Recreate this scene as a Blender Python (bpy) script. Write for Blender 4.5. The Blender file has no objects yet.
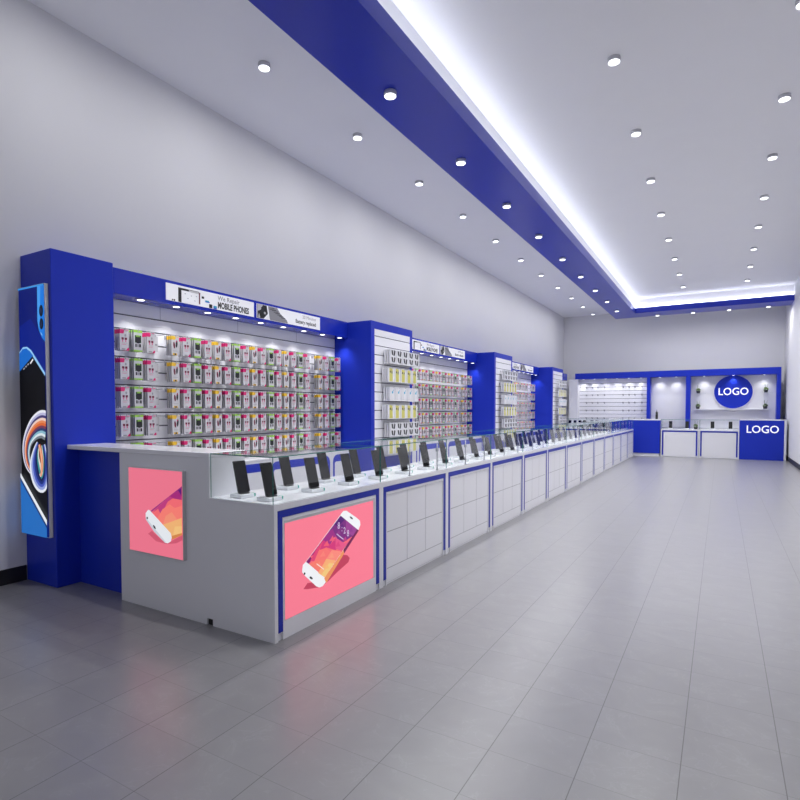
import bpy, math, random
from mathutils import Matrix, Vector
random.seed(4)
SC = bpy.context.scene
COL = SC.collection
# ------------------------------------------------------------------ camera
cam_d = bpy.data.cameras.new('camera')
cam = bpy.data.objects.new('camera', cam_d); COL.objects.link(cam)
cam_d.sensor_width = 36.0; cam_d.lens = 547.06 / 800 * 36.0
cam_d.shift_y = 28.44 / 800; cam_d.clip_start = 0.05; cam_d.clip_end = 100
yaw, pit = math.radians(30.387), math.radians(1.897)
cam.location = (0, 0, 1.35)
cam.rotation_euler = (math.radians(90) - pit, 0, yaw)
SC.camera = cam
# ------------------------------------------------------------------ world, exposure
w = bpy.data.worlds.new('world'); SC.world = w; w.use_nodes = True
w.node_tree.nodes['Background'].inputs[0].default_value = (0.80, 0.82, 0.90, 1)
w.node_tree.nodes['Background'].inputs[1].default_value = 0.40
vs = SC.view_settings
vs.view_transform = 'Standard'; vs.look = 'None'; vs.gamma = 1; vs.exposure = 0.42; vs.use_curve_mapping = False
LAMP_W = 152.0        # each ceiling lamp
SPOT_W = 1.9         # each recessed downlight over the wall displays
COVE = 7.0          # strip light on top of the ceiling beam
LIGHT_COL = (0.985, 0.98, 0.975)
WALL_LAMP_W = 8.0  # lamps of the strip beside the left wall
SC.cycles.max_bounces = 10; SC.cycles.transparent_max_bounces = 40
SC.cycles.diffuse_bounces = 5; SC.cycles.glossy_bounces = 4
SC.cycles.caustics_reflective = False; SC.cycles.caustics_refractive = False
SC.cycles.sample_clamp_indirect = 4.0
# ------------------------------------------------------------------ dimensions
XW, XR, YN, YB, ZC = -4.76, 1.567, -1.6, 19.4, 4.572      # room
ZB, ZL, BX0, BX1, BY0, BY1 = 4.15, 4.305, -2.834, -2.188, 17.16, 17.93   # ceiling beam
XH, XP, XD, ZT, ZH = -4.44, -4.67, -4.063, 2.558, 2.34    # wall display: header, back panel, column face
XC, XB, Y0, UW = -2.2, -2.74, 2.324, 1.149                # counter row
YBK = 17.7                                                # front of the back counters
FX, FY = 18.62, 18.95                                     # back display: front, back panel
# ------------------------------------------------------------------ materials
def srgb(r, g, b):
    f = lambda c: (c / 255 / 12.92) if c / 255 <= 0.04045 else ((c / 255 + 0.055) / 1.055) ** 2.4
    return (f(r), f(g), f(b), 1)
def pm(name, col, rough=0.5, metal=0.0, spec=0.5, emit=None, es=0.0, coat=0.0):
    m = bpy.data.materials.new(name); m.use_nodes = True
    b = m.node_tree.nodes['Principled BSDF']
    b.inputs['Base Color'].default_value = col
    b.inputs['Roughness'].default_value = rough
    b.inputs['Metallic'].default_value = metal
    b.inputs['Specular IOR Level'].default_value = spec
    b.inputs['Coat Weight'].default_value = coat
    if emit:
        b.inputs['Emission Color'].default_value = emit
        b.inputs['Emission Strength'].default_value = es
    return m
def noisy(m, scale, amt, bump=0.0):
    nt = m.node_tree; b = nt.nodes['Principled BSDF']
    tc = nt.nodes.new('ShaderNodeTexCoord'); nz = nt.nodes.new('ShaderNodeTexNoise')
    nz.inputs['Scale'].default_value = scale; nz.inputs['Detail'].default_value = 5
    nt.links.new(tc.outputs['Object'], nz.inputs['Vector'])
    c = b.inputs['Base Color'].default_value[:]
    mx = nt.nodes.new('ShaderNodeMix'); mx.data_type = 'RGBA'
    mx.inputs[6].default_value = tuple(v * (1 - amt) for v in c[:3]) + (1,)
    mx.inputs[7].default_value = tuple(min(1, v * (1 + amt)) for v in c[:3]) + (1,)
    nt.links.new(nz.outputs['Fac'], mx.inputs[0]); nt.links.new(mx.outputs[2], b.inputs['Base Color'])
    if bump:
        bp = nt.nodes.new('ShaderNodeBump'); bp.inputs['Strength'].default_value = bump; bp.inputs['Distance'].default_value = 0.002
        nt.links.new(nz.outputs['Fac'], bp.inputs['Height']); nt.links.new(bp.outputs['Normal'], b.inputs['Normal'])
    return m
M = {}
M['wall'] = noisy(pm('wall_paint', (0.70, 0.70, 0.725, 1), 0.7, spec=0.25), 3, 0.015, 0.02)
M['ceil'] = noisy(pm('ceiling_paint', (0.86, 0.86, 0.88, 1), 0.8, spec=0.2), 3, 0.012)
M['blue'] = noisy(pm('royal_blue_laminate', (0.011, 0.032, 0.46, 1), 0.36, spec=0.25), 1.5, 0.03)
M['bluep'] = pm('royal_blue_paint', (0.010, 0.027, 0.42, 1), 0.3, spec=0.5)
M['blueg'] = pm('royal_blue_gloss', (0.011, 0.030, 0.46, 1), 0.22, spec=0.5)
M['strip'] = pm('blue_trim', (0.008, 0.022, 0.36, 1), 0.3, spec=0.3)
M['white'] = noisy(pm('white_laminate', (0.75, 0.75, 0.79, 1), 0.3, spec=0.5), 2, 0.01)
M['top'] = pm('white_counter_top', (0.82, 0.82, 0.86, 1), 0.18)
M['slat'] = pm('white_slat_panel', (0.86, 0.86, 0.90, 1), 0.28)
M['groove'] = pm('slat_groove_grey', (0.10, 0.10, 0.14, 1), 0.5)
M['seam_and_shade'] = pm('seam_and_shade_grey', (0.35, 0.35, 0.38, 1), 0.5)  # panel seams, and the shade painted onto the pack sides
M['black'] = pm('black_plastic', (0.01, 0.01, 0.012, 1), 0.4)
M['base'] = pm('black_baseboard', (0.008, 0.008, 0.011, 1), 0.45)
M['screen'] = pm('black_phone_glass', (0.004, 0.004, 0.005, 1), 0.08, spec=0.22)
M['frame'] = pm('grey_aluminium', (0.55, 0.55, 0.57, 1), 0.4, metal=0.0)
M['metal'] = pm('brushed_metal', (0.35, 0.36, 0.40, 1), 0.3, metal=0.9)
M['chrome'] = pm('hook_metal', (0.5, 0.5, 0.54, 1), 0.5, metal=0.5)
M['lamp'] = pm('lamp_body', (0.60, 0.60, 0.64, 1), 0.4)
M['lampring'] = pm('downlight_ring', (0.25, 0.25, 0.3, 1), 0.3, metal=0.7)
M['glow'] = pm('lamp_diffuser', (0.9, 0.9, 0.95, 1), 0.5, emit=(0.95, 0.97, 1, 1), es=3.0)
M['cove'] = pm('led_strip', (0.9, 0.9, 0.95, 1), 0.5, emit=(0.92, 0.95, 1, 1), es=COVE)
M['paper'] = pm('white_card', (0.58, 0.57, 0.60, 1), 0.35)
M['card'] = pm('bright_white_card', (0.74, 0.74, 0.77, 1), 0.35)
M['mag'] = pm('magenta_print', srgb(214, 28, 110), 0.4)
M['dred'] = pm('maroon_print', srgb(110, 25, 55), 0.4)
M['grn'] = pm('lime_print', srgb(150, 205, 70), 0.4)
M['dgrn'] = pm('dark_green_print', srgb(35, 90, 30), 0.4)
M['yel'] = pm('amber_print', srgb(236, 190, 50), 0.4)
M['ink'] = pm('black_print', (0.012, 0.012, 0.016, 1), 0.4)
M['gink'] = pm('grey_print', (0.30, 0.30, 0.33, 1), 0.4)
M['lyel'] = pm('pale_yellow_print', srgb(205, 200, 100), 0.4)
M['cyan'] = pm('cyan_print', srgb(40, 170, 200), 0.4)
M['bink'] = pm('blue_print', srgb(40, 80, 210), 0.4)
M['leaf'] = pm('leaf_green', (0.12, 0.20, 0.05, 1), 0.5)
M['pot'] = pm('black_pot', (0.015, 0.015, 0.018, 1), 0.3)
M['acryl'] = pm('white_acrylic', (0.80, 0.82, 0.85, 1), 0.15)
M['teal'] = pm('teal_acrylic_edge', srgb(60, 170, 150), 0.2)
M['logo'] = pm('logo_letter_white', (0.85, 0.85, 0.9, 1), 0.4, emit=(0.95, 0.95, 1, 1), es=0.35)
M['signw'] = pm('lit_sign_white', (0.75, 0.75, 0.78, 1), 0.4, emit=(0.93, 0.94, 1, 1), es=0.22)
def glass(name, tint, refl):
    m = bpy.data.materials.new(name); m.use_nodes = True; nt = m.node_tree; nt.nodes.clear()
    o = nt.nodes.new('ShaderNodeOutputMaterial'); mx = nt.nodes.new('ShaderNodeMixShader')
    t = nt.nodes.new('ShaderNodeBsdfTransparent'); g = nt.nodes.new('ShaderNodeBsdfGlossy'); f = nt.nodes.new('ShaderNodeLayerWeight')
    t.inputs[0].default_value = tint; g.inputs['Roughness'].default_value = 0.01; g.inputs[0].default_value = (1, 1, 1, 1)
    f.inputs['Blend'].default_value = 0.5
    p = nt.nodes.new('ShaderNodeMath'); p.operation = 'POWER'; p.inputs[1].default_value = 5.0
    q = nt.nodes.new('ShaderNodeMath'); q.operation = 'MULTIPLY_ADD'; q.inputs[1].default_value = refl; q.inputs[2].default_value = 0.03
    nt.links.new(f.outputs['Facing'], p.inputs[0]); nt.links.new(p.outputs[0], q.inputs[0]); nt.links.new(q.outputs[0], mx.inputs[0])
    nt.links.new(t.outputs[0], mx.inputs[1]); nt.links.new(g.outputs[0], mx.inputs[2])
    nt.links.new(mx.outputs[0], o.inputs[0]); return m
M['glass'] = glass('clear_glass', (0.975, 0.985, 0.985, 1), 0.7)
M['gedge'] = pm('green_glass_edge', (0.04, 0.21, 0.18, 1), 0.15)
def flat(name, rgb, k=0.63):
    c = srgb(*rgb); return pm(name, tuple(v * 0.25 for v in c[:3]) + (1,), 0.35, spec=0.15, emit=c, es=k)
# floor: polished grey tiles, fine dark joints
m = pm('grey_polished_tile', (0.3, 0.3, 0.33, 1), 0.27, spec=0.9); M['floor'] = m
nt = m.node_tree; b = nt.nodes['Principled BSDF']
N = nt.nodes.new; L = nt.links.new
geo = N('ShaderNodeNewGeometry'); sep = N('ShaderNodeSeparateXYZ'); L(geo.outputs['Position'], sep.inputs[0])
def math_n(op, a, bb=None, c=None):
    n = N('ShaderNodeMath'); n.operation = op
    for i, v in enumerate((a, bb, c)):
        if v is None: continue
        if hasattr(v, 'links'): L(v, n.inputs[i])
        else: n.inputs[i].default_value = v
    return n.outputs[0]
def joint(out, off, pitch, wd):
    u = math_n('DIVIDE', math_n('SUBTRACT', out, off), pitch)
    fr = math_n('FRACT', u); d = math_n('MINIMUM', fr, math_n('SUBTRACT', 1.0, fr))
    return math_n('LESS_THAN', d, wd / pitch / 2), math_n('FLOOR', u)
jx, cx = joint(sep.outputs[0], -0.11, 0.3325, 0.0035)
jy, cyy = joint(sep.outputs[1], 1.158, 0.286, 0.0022)
jt = math_n('MAXIMUM', jx, jy)
cmb = N('ShaderNodeCombineXYZ'); L(cx, cmb.inputs[0]); L(cyy, cmb.inputs[1])
wn = N('ShaderNodeTexWhiteNoise'); L(cmb.outputs[0], wn.inputs[0])
add = N('ShaderNodeVectorMath'); add.operation = 'MULTIPLY_ADD'; L(wn.outputs['Color'], add.inputs[0]); add.inputs[1].default_value = (7, 7, 7); L(geo.outputs['Position'], add.inputs[2])
n1 = N('ShaderNodeTexNoise'); n1.inputs['Scale'].default_value = 5; n1.inputs['Detail'].default_value = 7; n1.inputs['Distortion'].default_value = 1.2; L(add.outputs[0], n1.inputs['Vector'])
n2 = N('ShaderNodeTexNoise'); n2.inputs['Scale'].default_value = 5.5; n2.inputs['Detail'].default_value = 6; n2.inputs['Distortion'].default_value = 2.5; L(add.outputs[0], n2.inputs['Vector'])
vein = math_n('SUBTRACT', 1.0, math_n('MULTIPLY', math_n('ABSOLUTE', math_n('SUBTRACT', n2.outputs['Fac'], 0.5)), 45)); vein = math_n('MAXIMUM', vein, 0.0)
vein = math_n('MULTIPLY', vein, math_n('GREATER_THAN', n1.outputs['Fac'], 0.52))
cr = N('ShaderNodeValToRGB'); L(n1.outputs['Fac'], cr.inputs[0])
cr.color_ramp.elements[0].position = 0.3; cr.color_ramp.elements[0].color = (0.200, 0.197, 0.208, 1)
cr.color_ramp.elements[1].position = 0.7; cr.color_ramp.elements[1].color = (0.222, 0.219, 0.229, 1)
mv = N('ShaderNodeMix'); mv.data_type = 'RGBA'; L(math_n('MULTIPLY', vein, 0.10), mv.inputs[0]); L(cr.outputs[0], mv.inputs[6]); mv.inputs[7].default_value = (0.42, 0.42, 0.45, 1)
mj = N('ShaderNodeMix'); mj.data_type = 'RGBA'; L(math_n('MAXIMUM', math_n('MULTIPLY', jx, 0.8), math_n('MULTIPLY', jy, 0.5)), mj.inputs[0]); L(mv.outputs[2], mj.inputs[6]); mj.inputs[7].default_value = (0.04, 0.04, 0.045, 1)
L(mj.outputs[2], b.inputs['Base Color'])
L(math_n('ADD', math_n('MULTIPLY', n1.outputs['Fac'], 0.02), 0.274), b.inputs['Roughness'])
# ------------------------------------------------------------------ mesh builder
class MB:
    def __init__(s): s.v = []; s.f = []; s.mi = []; s.mats = []; s.sm = []
    def mid(s, m):
        m = M[m] if isinstance(m, str) else m
        if m not in s.mats: s.mats.append(m)
        return s.mats.index(m)
    def face(s, pts, m, smooth=False):
        i = len(s.v); s.v += [tuple(p) for p in pts]; s.f.append(tuple(range(i, i + len(pts)))); s.mi.append(s.mid(m)); s.sm.append(smooth); return s
    def box(s, x0, x1, y0, y1, z0, z1, m, edge=None, thin=None):
        x0, x1 = min(x0, x1), max(x0, x1); y0, y1 = min(y0, y1), max(y0, y1); z0, z1 = min(z0, z1), max(z0, z1)
        i = len(s.v)
        s.v += [(x0, y0, z0), (x1, y0, z0), (x1, y1, z0), (x0, y1, z0), (x0, y0, z1), (x1, y0, z1), (x1, y1, z1), (x0, y1, z1)]
        F = [((0, 3, 2, 1), 'z'), ((4, 5, 6, 7), 'z'), ((0, 1, 5, 4), 'y'), ((2, 3, 7, 6), 'y'), ((1, 2, 6, 5), 'x'), ((3, 0, 4, 7), 'x')]
        for q, ax in F:
            s.f.append(tuple(i + k for k in q)); s.mi.append(s.mid(m if (edge is None or ax == thin) else edge)); s.sm.append(False)
        return s
    def bbox(s, x0, x1, y0, y1, z0, z1, m, r=0.003):
        """box with chamfered edges"""
        c = Vector(((x0 + x1) / 2, (y0 + y1) / 2, (z0 + z1) / 2)); h = Vector((abs(x1 - x0) / 2, abs(y1 - y0) / 2, abs(z1 - z0) / 2))
        r = min(r, h.x * .6, h.y * .6, h.z * .6)
        idx = {}
        i0 = len(s.v)
        for sx in (-1, 1):
            for sy in (-1, 1):
                for sz in (-1, 1):
                    for ax in range(3):
                        d = [h.x - r, h.y - r, h.z - r]; d[ax] = h[ax]
                        idx[(sx, sy, sz, ax)] = len(s.v); s.v.append((c.x + sx * d[0], c.y + sy * d[1], c.z + sz * d[2]))
        k = s.mid(m)
        def add(ids, n):
            p = [Vector(s.v[j]) for j in ids]
            nn = (p[1] - p[0]).cross(p[2] - p[0])
            if nn.dot(Vector(n)) < 0: ids = ids[::-1]
            s.f.append(tuple(ids)); s.mi.append(k); s.sm.append(False)
        for ax in range(3):
            o = [a for a in range(3) if a != ax]
            for sg in (-1, 1):
                ids = []
                for a, b_ in ((-1, -1), (1, -1), (1, 1), (-1, 1)):
                    t = [0, 0, 0]; t[ax] = sg; t[o[0]] = a; t[o[1]] = b_; ids.append(idx[(t[0], t[1], t[2], ax)])
                n = [0, 0, 0]; n[ax] = sg; add(ids, n)
            for a in (-1, 1):
                for b_ in (-1, 1):
                    t1 = [0, 0, 0]; t1[o[0]] = a; t1[o[1]] = b_; t2 = t1[:]; t1[ax] = -1; t2[ax] = 1
                    add([idx[(*t1, o[0])], idx[(*t2, o[0])], idx[(*t2, o[1])], idx[(*t1, o[1])]], [0 if q == ax else (a if q == o[0] else b_) for q in range(3)])
        for sx in (-1, 1):
            for sy in (-1, 1):
                for sz in (-1, 1):
                    add([idx[(sx, sy, sz, 0)], idx[(sx, sy, sz, 1)], idx[(sx, sy, sz, 2)]], (sx, sy, sz))
        return s
    def cyl(s, a, b_, r0, m, r1=None, n=12, cap=True, capm=None, smooth=True):
        a = Vector(a); b_ = Vector(b_); r1 = r0 if r1 is None else r1
        d = (b_ - a).normalized(); u = d.orthogonal().normalized(); v = d.cross(u)
        i = len(s.v)
        for k in range(n):
            t = 2 * math.pi * k / n; e = u * math.cos(t) + v * math.sin(t)
            s.v.append(tuple(a + e * r0)); s.v.append(tuple(b_ + e * r1))
        for k in range(n):
            j = (k + 1) % n; s.f.append((i + 2 * k, i + 2 * j, i + 2 * j + 1, i + 2 * k + 1)); s.mi.append(s.mid(m)); s.sm.append(smooth)
        if cap:
            s.f.append(tuple(i + 2 * k for k in range(n))[::-1]); s.mi.append(s.mid(m)); s.sm.append(False)
            s.f.append(tuple(i + 2 * k + 1 for k in range(n))); s.mi.append(s.mid(capm or m)); s.sm.append(False)
        return s
    def ball(s, c, rx, ry, rz, m, n=10, k=6):
        i = len(s.v)
        for a in range(k + 1):
            ph = math.pi * a / k
            for b_ in range(n):
                th = 2 * math.pi * b_ / n
                s.v.append((c[0] + rx * math.sin(ph) * math.cos(th), c[1] + ry * math.sin(ph) * math.sin(th), c[2] - rz * math.cos(ph)))
        for a in range(k):
            for b_ in range(n):
                j = (b_ + 1) % n
                s.f.append((i + a * n + b_, i + a * n + j, i + (a + 1) * n + j, i + (a + 1) * n + b_)); s.mi.append(s.mid(m)); s.sm.append(True)
        return s
    def poly(s, pts, plane, d, m):
        """flat print: pts in (h, z); plane 'X' -> faces +X at x=d, 'Y' -> faces -Y at y=d"""
        P = [(d, h, z) if plane == 'X' else (h, d, z) for h, z in pts]
        ar = sum(pts[k][0] * pts[(k + 1) % len(pts)][1] - pts[(k + 1) % len(pts)][0] * pts[k][1] for k in range(len(pts)))
        if ar < 0: P = P[::-1]
        return s.face(P, m)
    def text(s, body, size, m, plane, d, h, z, ext=0.0, bold=0.0, align='CENTER', sx=1.0):
        cu = bpy.data.curves.new('t', 'FONT'); cu.body = body; cu.size = size; cu.extrude = ext; cu.offset = bold
        cu.align_x = align; cu.align_y = 'CENTER'; cu.resolution_u = 3
        o = bpy.data.objects.new('t', cu); COL.objects.link(o)
        dg = bpy.context.evaluated_depsgraph_get(); me = bpy.data.meshes.new_from_object(o.evaluated_get(dg))
        R = (Matrix.Rotation(math.pi / 2, 4, 'Z') if plane == 'X' else Matrix.Identity(4)) @ Matrix.Rotation(math.pi / 2, 4, 'X')
        T = Matrix.Translation((d, h, z) if plane == 'X' else (h, d, z)) @ R @ Matrix.Diagonal((sx, 1, 1, 1))
        i = len(s.v); s.v += [tuple(T @ v.co) for v in me.vertices]
        for p in me.polygons: s.f.append(tuple(i + k for k in p.vertices)); s.mi.append(s.mid(m)); s.sm.append(False)
        bpy.data.objects.remove(o); bpy.data.meshes.remove(me); bpy.data.curves.remove(cu)
        return s
    def mesh(s, name):
        me = bpy.data.meshes.new(name); me.from_pydata(s.v, [], s.f)
        for m in s.mats: me.materials.append(m)
        me.polygons.foreach_set('material_index', s.mi); me.polygons.foreach_set('use_smooth', s.sm)
        me.update(); return me
    def obj(s, name, parent=None):
        return link(name, s.mesh(name), parent)
def link(name, data, parent=None, loc=None):
    o = bpy.data.objects.new(name, data); COL.objects.link(o)
    if parent is not None:
        o.parent = parent; o.matrix_parent_inverse = Matrix.Identity(4)
        if parent.get('_w'): pass
    if loc is not None: o.location = loc
    return o
def tag(o, label, cat, group=None, kind=None):
    if label: o['label'] = label
    if cat: o['category'] = cat
    if group: o['group'] = group
    if kind: o['kind'] = kind
    return o
def thing(name, label, cat, loc=(0, 0, 0), rz=0.0, group=None, scale=None):
    o = bpy.data.objects.new(name, None); COL.objects.link(o); o.empty_display_size = 0.1
    o.location = loc; o.rotation_euler = (0, 0, rz)
    return tag(o, label, cat, group)
def struct(name, mb):
    o = mb.obj(name); o['kind'] = 'structure'; return o
ORD = ['first', 'second', 'third', 'fourth', 'fifth', 'sixth', 'seventh', 'eighth', 'ninth', 'tenth', 'eleventh', 'twelfth', 'thirteenth', 'fourteenth', 'fifteenth', 'sixteenth', 'seventeenth', 'eighteenth', 'nineteenth', 'twentieth']
def ordn(i):
    if i < 20: return ORD[i]
    t, u = divmod(i + 1, 10); tens = {2: 'twent', 3: 'thirt', 4: 'fort'}[t]
    return tens + 'ieth' if u == 0 else {2: 'twenty', 3: 'thirty', 4: 'forty'}[t] + '-' + ORD[u - 1]
class At:
    """build parts in world coordinates under an empty at loc"""
def part(name, mb, parent):
    """mesh given in world coordinates; parent is an unrotated empty"""
    off = Vector(parent.location); p = parent.parent
    while p is not None: off += Vector(p.location); p = p.parent
    mb.v = [tuple(Vector(v) - off) for v in mb.v]
    return mb.obj(name, parent)
def copy_tree(o, parent=None):
    c = o.copy(); COL.objects.link(c)
    if parent is not None: c.parent = parent
    for ch in list(o.children): copy_tree(ch, c)
    return c
# ================================================================== STRUCTURE
t = 0.12
struct('floor', MB().box(XW - t, XR + t, YN, YB + t, -0.1, 0, 'floor'))
struct('ceiling', MB().box(XW - t, XR + t, YN, YB + t, ZC, ZC + 0.1, 'ceil'))
struct('wall_left', MB().box(XW - t, XW, YN, YB + t, 0, ZC, 'wall'))
struct('wall_right', MB().box(XR, XR + t, YN, YB + t, 0, ZC, 'wall'))
struct('wall_back', MB().box(XW, XR, YB, YB + t, 0, ZC, 'wall'))
struct('baseboard_left', MB().bbox(XW, XW + 0.012, YN, 2.222, 0.0, 0.12, 'base'))
struct('baseboard_right', MB().bbox(XR - 0.012, XR, YN, YB, 0.0, 0.117, 'base'))
struct('baseboard_back', MB().bbox(XW, XR - 0.013, YB - 0.012, YB, 0.0, 0.117, 'base'))
# blue L-shaped beam under the ceiling, with a lit white recess above its inner face
bm = MB()
bm.box(BX0, BX1, YN, BY1, ZB, ZL, 'bluep'); bm.box(BX1, XR, BY0, BY1, ZB, ZL, 'bluep')
struct('trim_1', bm)
bm = MB()
bm.box(BX0, BX1 - 0.10, YN, BY1, ZL, ZC, 'ceil'); bm.box(BX1 - 0.10, XR, BY0 + 0.10, BY1, ZL, ZC, 'ceil')
struct('trim_2', bm)
a = MB().box(BX1 - 0.085, BX1 - 0.045, YN + .02, BY0 + 0.05, ZL, ZL + 0.012, 'cove').obj('strip_light')
tag(a, 'long white strip light glowing along the top of the blue ceiling beam', 'strip light')
a = MB().box(BX1 - 0.04, XR - 0.01, BY0 + 0.045, BY0 + 0.085, ZL, ZL + 0.012, 'cove').obj('strip_light')
tag(a, 'short white strip light glowing above the cross beam near the back wall', 'strip light')
# ================================================================== CEILING LAMPS
LAMP = {}
def lamp_proto(r, h, key):
    b1 = MB().cyl((0, 0, 0), (0, 0, -h), r, 'lamp', n=24, capm='lamp').mesh('body')
    d = MB(); d.cyl((0, 0, -h - 0.002), (0, 0, -h - 0.004), r * 0.86, 'glow', n=24); d = d.mesh('diffuser')
    LAMP[key] = (b1, d)
lamp_proto(0.056, 0.038, 'a')
LD = bpy.data.lights.new('lamp_light', 'SPOT'); LD.spot_size = math.radians(128); LD.spot_blend = 1.0; LD.shadow_soft_size = 0.05; LD.energy = LAMP_W; LD.color = LIGHT_COL
LW = bpy.data.lights.new('wall_lamp_light', 'AREA'); LW.shape = 'DISK'; LW.size = 0.09; LW.energy = WALL_LAMP_W; LW.color = LIGHT_COL
LBK = LW.copy(); LBK.energy = 10.0
def ceiling_lamp(x, y, z, label, ld=LD):
    o = thing('ceiling_lamp', label, 'lamp', (x, y, z), group='round ceiling lamps')
    link('body', LAMP['a'][0], o); link('diffuser', LAMP['a'][1], o)
    if ld is None: return
    l = bpy.data.objects.new('lamp_light', ld); COL.objects.link(l); l.parent = o; l.location = (0, 0, -0.046)
for k in range(-2, 10):  # first lamp is unseen, added to brighten the near end
    y = 5.367 + 1.518 * k
    if y < YN + .3: continue
    ceiling_lamp(-3.723, y, ZC, f'white round lamp on the ceiling strip beside the left wall, {ordn(k+2)} from the near end', LW if k < 9 else None)
for k in range(-2, 8):  # nearest beam lamp is an unseen addition for more near-end light
    y = 5.708 + 1.518 * k
    if y < YN + .3: continue
    ceiling_lamp(-2.557, y, ZB, f'grey round lamp under the long blue ceiling beam, {ordn(k+2)} from the near end')
for c, (x, nm) in enumerate([(-0.898, 'left'), (0.508, 'right')]):
    for k in range(-2, 7):  # first of each row lies out of view, added to lift near-end light
        y = 6.921 + 1.518 * k
        if y < YN + .3: continue
        ceiling_lamp(x, y, ZC, f'white round lamp in the {nm} row of the main ceiling, {ordn(k+2)} from the near end')
for k, x in enumerate((-2.535, -1.646, -0.73, 0.146, 1.047)):
    if k: ceiling_lamp(x, 17.69, ZB, f'white round lamp under the blue cross beam near the back wall, {ORD[k-1]} from left', LBK)
# ================================================================== TOWER AT THE NEAR END
tw = thing('display_tower', 'tall plain royal blue tower at the near end of the wall display', 'display tower', (-4.54, 2.47, 0))
part('body', MB().bbox(XW + .001, -4.323, 2.228, 2.718, 0, ZT, 'blue', 0.004), tw)
# ------- lightbox on the tower end
lb = thing('advertising_lightbox', 'tall narrow lit poster of a blue smartphone with a colourful swirl on the blue tower', 'lightbox', (-4.55, 2.214, 0.39))
part('frame', MB().box(-4.737, -4.357, 2.2, 2.227, 0.385, 2.297, 'frame'), lb)
pz = MB(); D = 2.1995
lay = [0]
def P(pts, rgb, k=0.63, step=0.0004, plane='Y', mb=None, base=None):
    lay[0] += 1
    nm = 'print_%02x%02x%02x' % rgb
    mt = bpy.data.materials.get(nm) or flat(nm, rgb, k)
    (mb or pz).poly(pts, plane, (D - lay[0] * step) if plane == 'Y' else (D + lay[0] * step), mt)
x0, x1, zb, zt = -4.733, -4.361, 0.389, 2.293
P([(x0, zb), (x1, zb), (x1, zt), (x0, zt)], (3, 22, 112))
P([(x0, 2.0), (-4.56, 2.05), (x1, 1.85), (x1, 1.62), (-4.55, 1.80), (-4.63, 1.83), (x0, 1.79)], (4, 30, 135))
P([(-4.455, 2.285), (x1, 2.285), (x1, 1.862), (-4.405, 1.897), (-4.442, 1.95), (-4.46, 2.02)], (28, 125, 228))
P([(-4.455, 2.285), (-4.41, 2.285), (-4.425, 2.0), (-4.44, 1.955), (-4.46, 2.02)], (70, 160, 245))
def ell(cx, cz, rx, rz, a=0.0, n=20):
    return [(cx + rx * math.cos(q) * math.cos(a) - rz * math.sin(q) * math.sin(a), cz + rx * math.cos(q) * math.sin(a) + rz * math.sin(q) * math.cos(a)) for q in [2 * math.pi * k / n for k in range(n)]]
P(ell(-4.405, 2.095, 0.028, 0.044), (8, 14, 35)); P(ell(-4.403, 1.998, 0.028, 0.042), (8, 14, 35))
P(ell(-4.405, 2.095, 0.014, 0.022), (30, 45, 80)); P(ell(-4.403, 1.998, 0.014, 0.022), (30, 45, 80))
P([(-4.417, 1.94), (-4.395, 1.92), (-4.39, 1.905), (-4.412, 1.922)], (150, 200, 250))
P([(x0, zt), (x0, 2.28), (x1, 2.28), (x1, zt)], (60, 150, 230))
P([(x0, 1.80), (-4.675, 1.838), (-4.615, 1.839), (-4.556, 1.811), (x1, 1.63), (x1, 1.60), (-4.53, 1.757), (x0, 1.64)], (150, 205, 250))
P([(x0, 1.79), (-4.68, 1.824), (-4.623, 1.826), (-4.57, 1.80), (-4.523, 1.763), (-4.728, 1.654), (x0, 1.65)], (24, 108, 205))
P([(x0, 1.652), (-4.535, 1.762), (x1, 1.605), (x1, 0.50), (x0, 0.84)], (2, 2, 6))
for a_, b_ in (((-4.664, 1.672), 0.012), ((-4.632, 1.688), 0.01), ((-4.6, 1.703), 0.012)):
    P(ell(a_[0], a_[1], b_, 0.006, 0.5, 8), (190, 190, 200))
P([(-4.572, 1.712), (-4.53, 1.742), (-4.518, 1.736), (-4.56, 1.703)], (245, 245, 250))
# swirl: nested bands along two curved paths
def band(path, off0, off1, rgb):
    n = len(path); L0 = []; L1 = []
    for i, (px, pz_, wd) in enumerate(path):
        a_ = path[max(0, i - 1)]; c_ = path[min(n - 1, i + 1)]
        dx, dz = c_[0] - a_[0], c_[1] - a_[1]; l = math.hypot(dx, dz) or 1
        nx, nz = -dz / l, dx / l
        cl = lambda v: min(max(v, x0 + .001), x1 - .001)
        L0.append((cl(px + nx * wd * off0), pz_ + nz * wd * off0)); L1.append((cl(px + nx * wd * off1), pz_ + nz * wd * off1))
    lay[0] += 1; d = D - lay[0] * 0.0003; nm = 'print_%02x%02x%02x' % rgb
    mt = bpy.data.materials.get(nm) or flat(nm, rgb)
    for i in range(n - 1): pz.poly([L0[i], L0[i + 1], L1[i + 1], L1[i]], 'Y', d, mt)
def smooth(pts, k=6):
    out = []
    for i in range(len(pts) - 1):
        p0, p1, p2, p3 = pts[max(0, i - 1)], pts[i], pts[i + 1], pts[min(len(pts) - 1, i + 2)]
        for j in range(k):
            u = j / k
            out.append(tuple(0.5 * (2 * p1[q] + (p2[q] - p0[q]) * u + (2 * p0[q] - 5 * p1[q] + 4 * p2[q] - p3[q]) * u * u + (3 * p1[q] - p0[q] - 3 * p2[q] + p3[q]) * u ** 3) for q in range(3)))
    return out + [pts[-1]]
S1 = smooth([(-4.355, 1.235, 0.22), (-4.43, 1.245, 0.21), (-4.53, 1.21, 0.18), (-4.62, 1.13, 0.14), (-4.655, 1.04, 0.12), (-4.64, 0.95, 0.10), (-4.59, 0.89, 0.07), (-4.55, 0.88, 0.03)])
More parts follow.
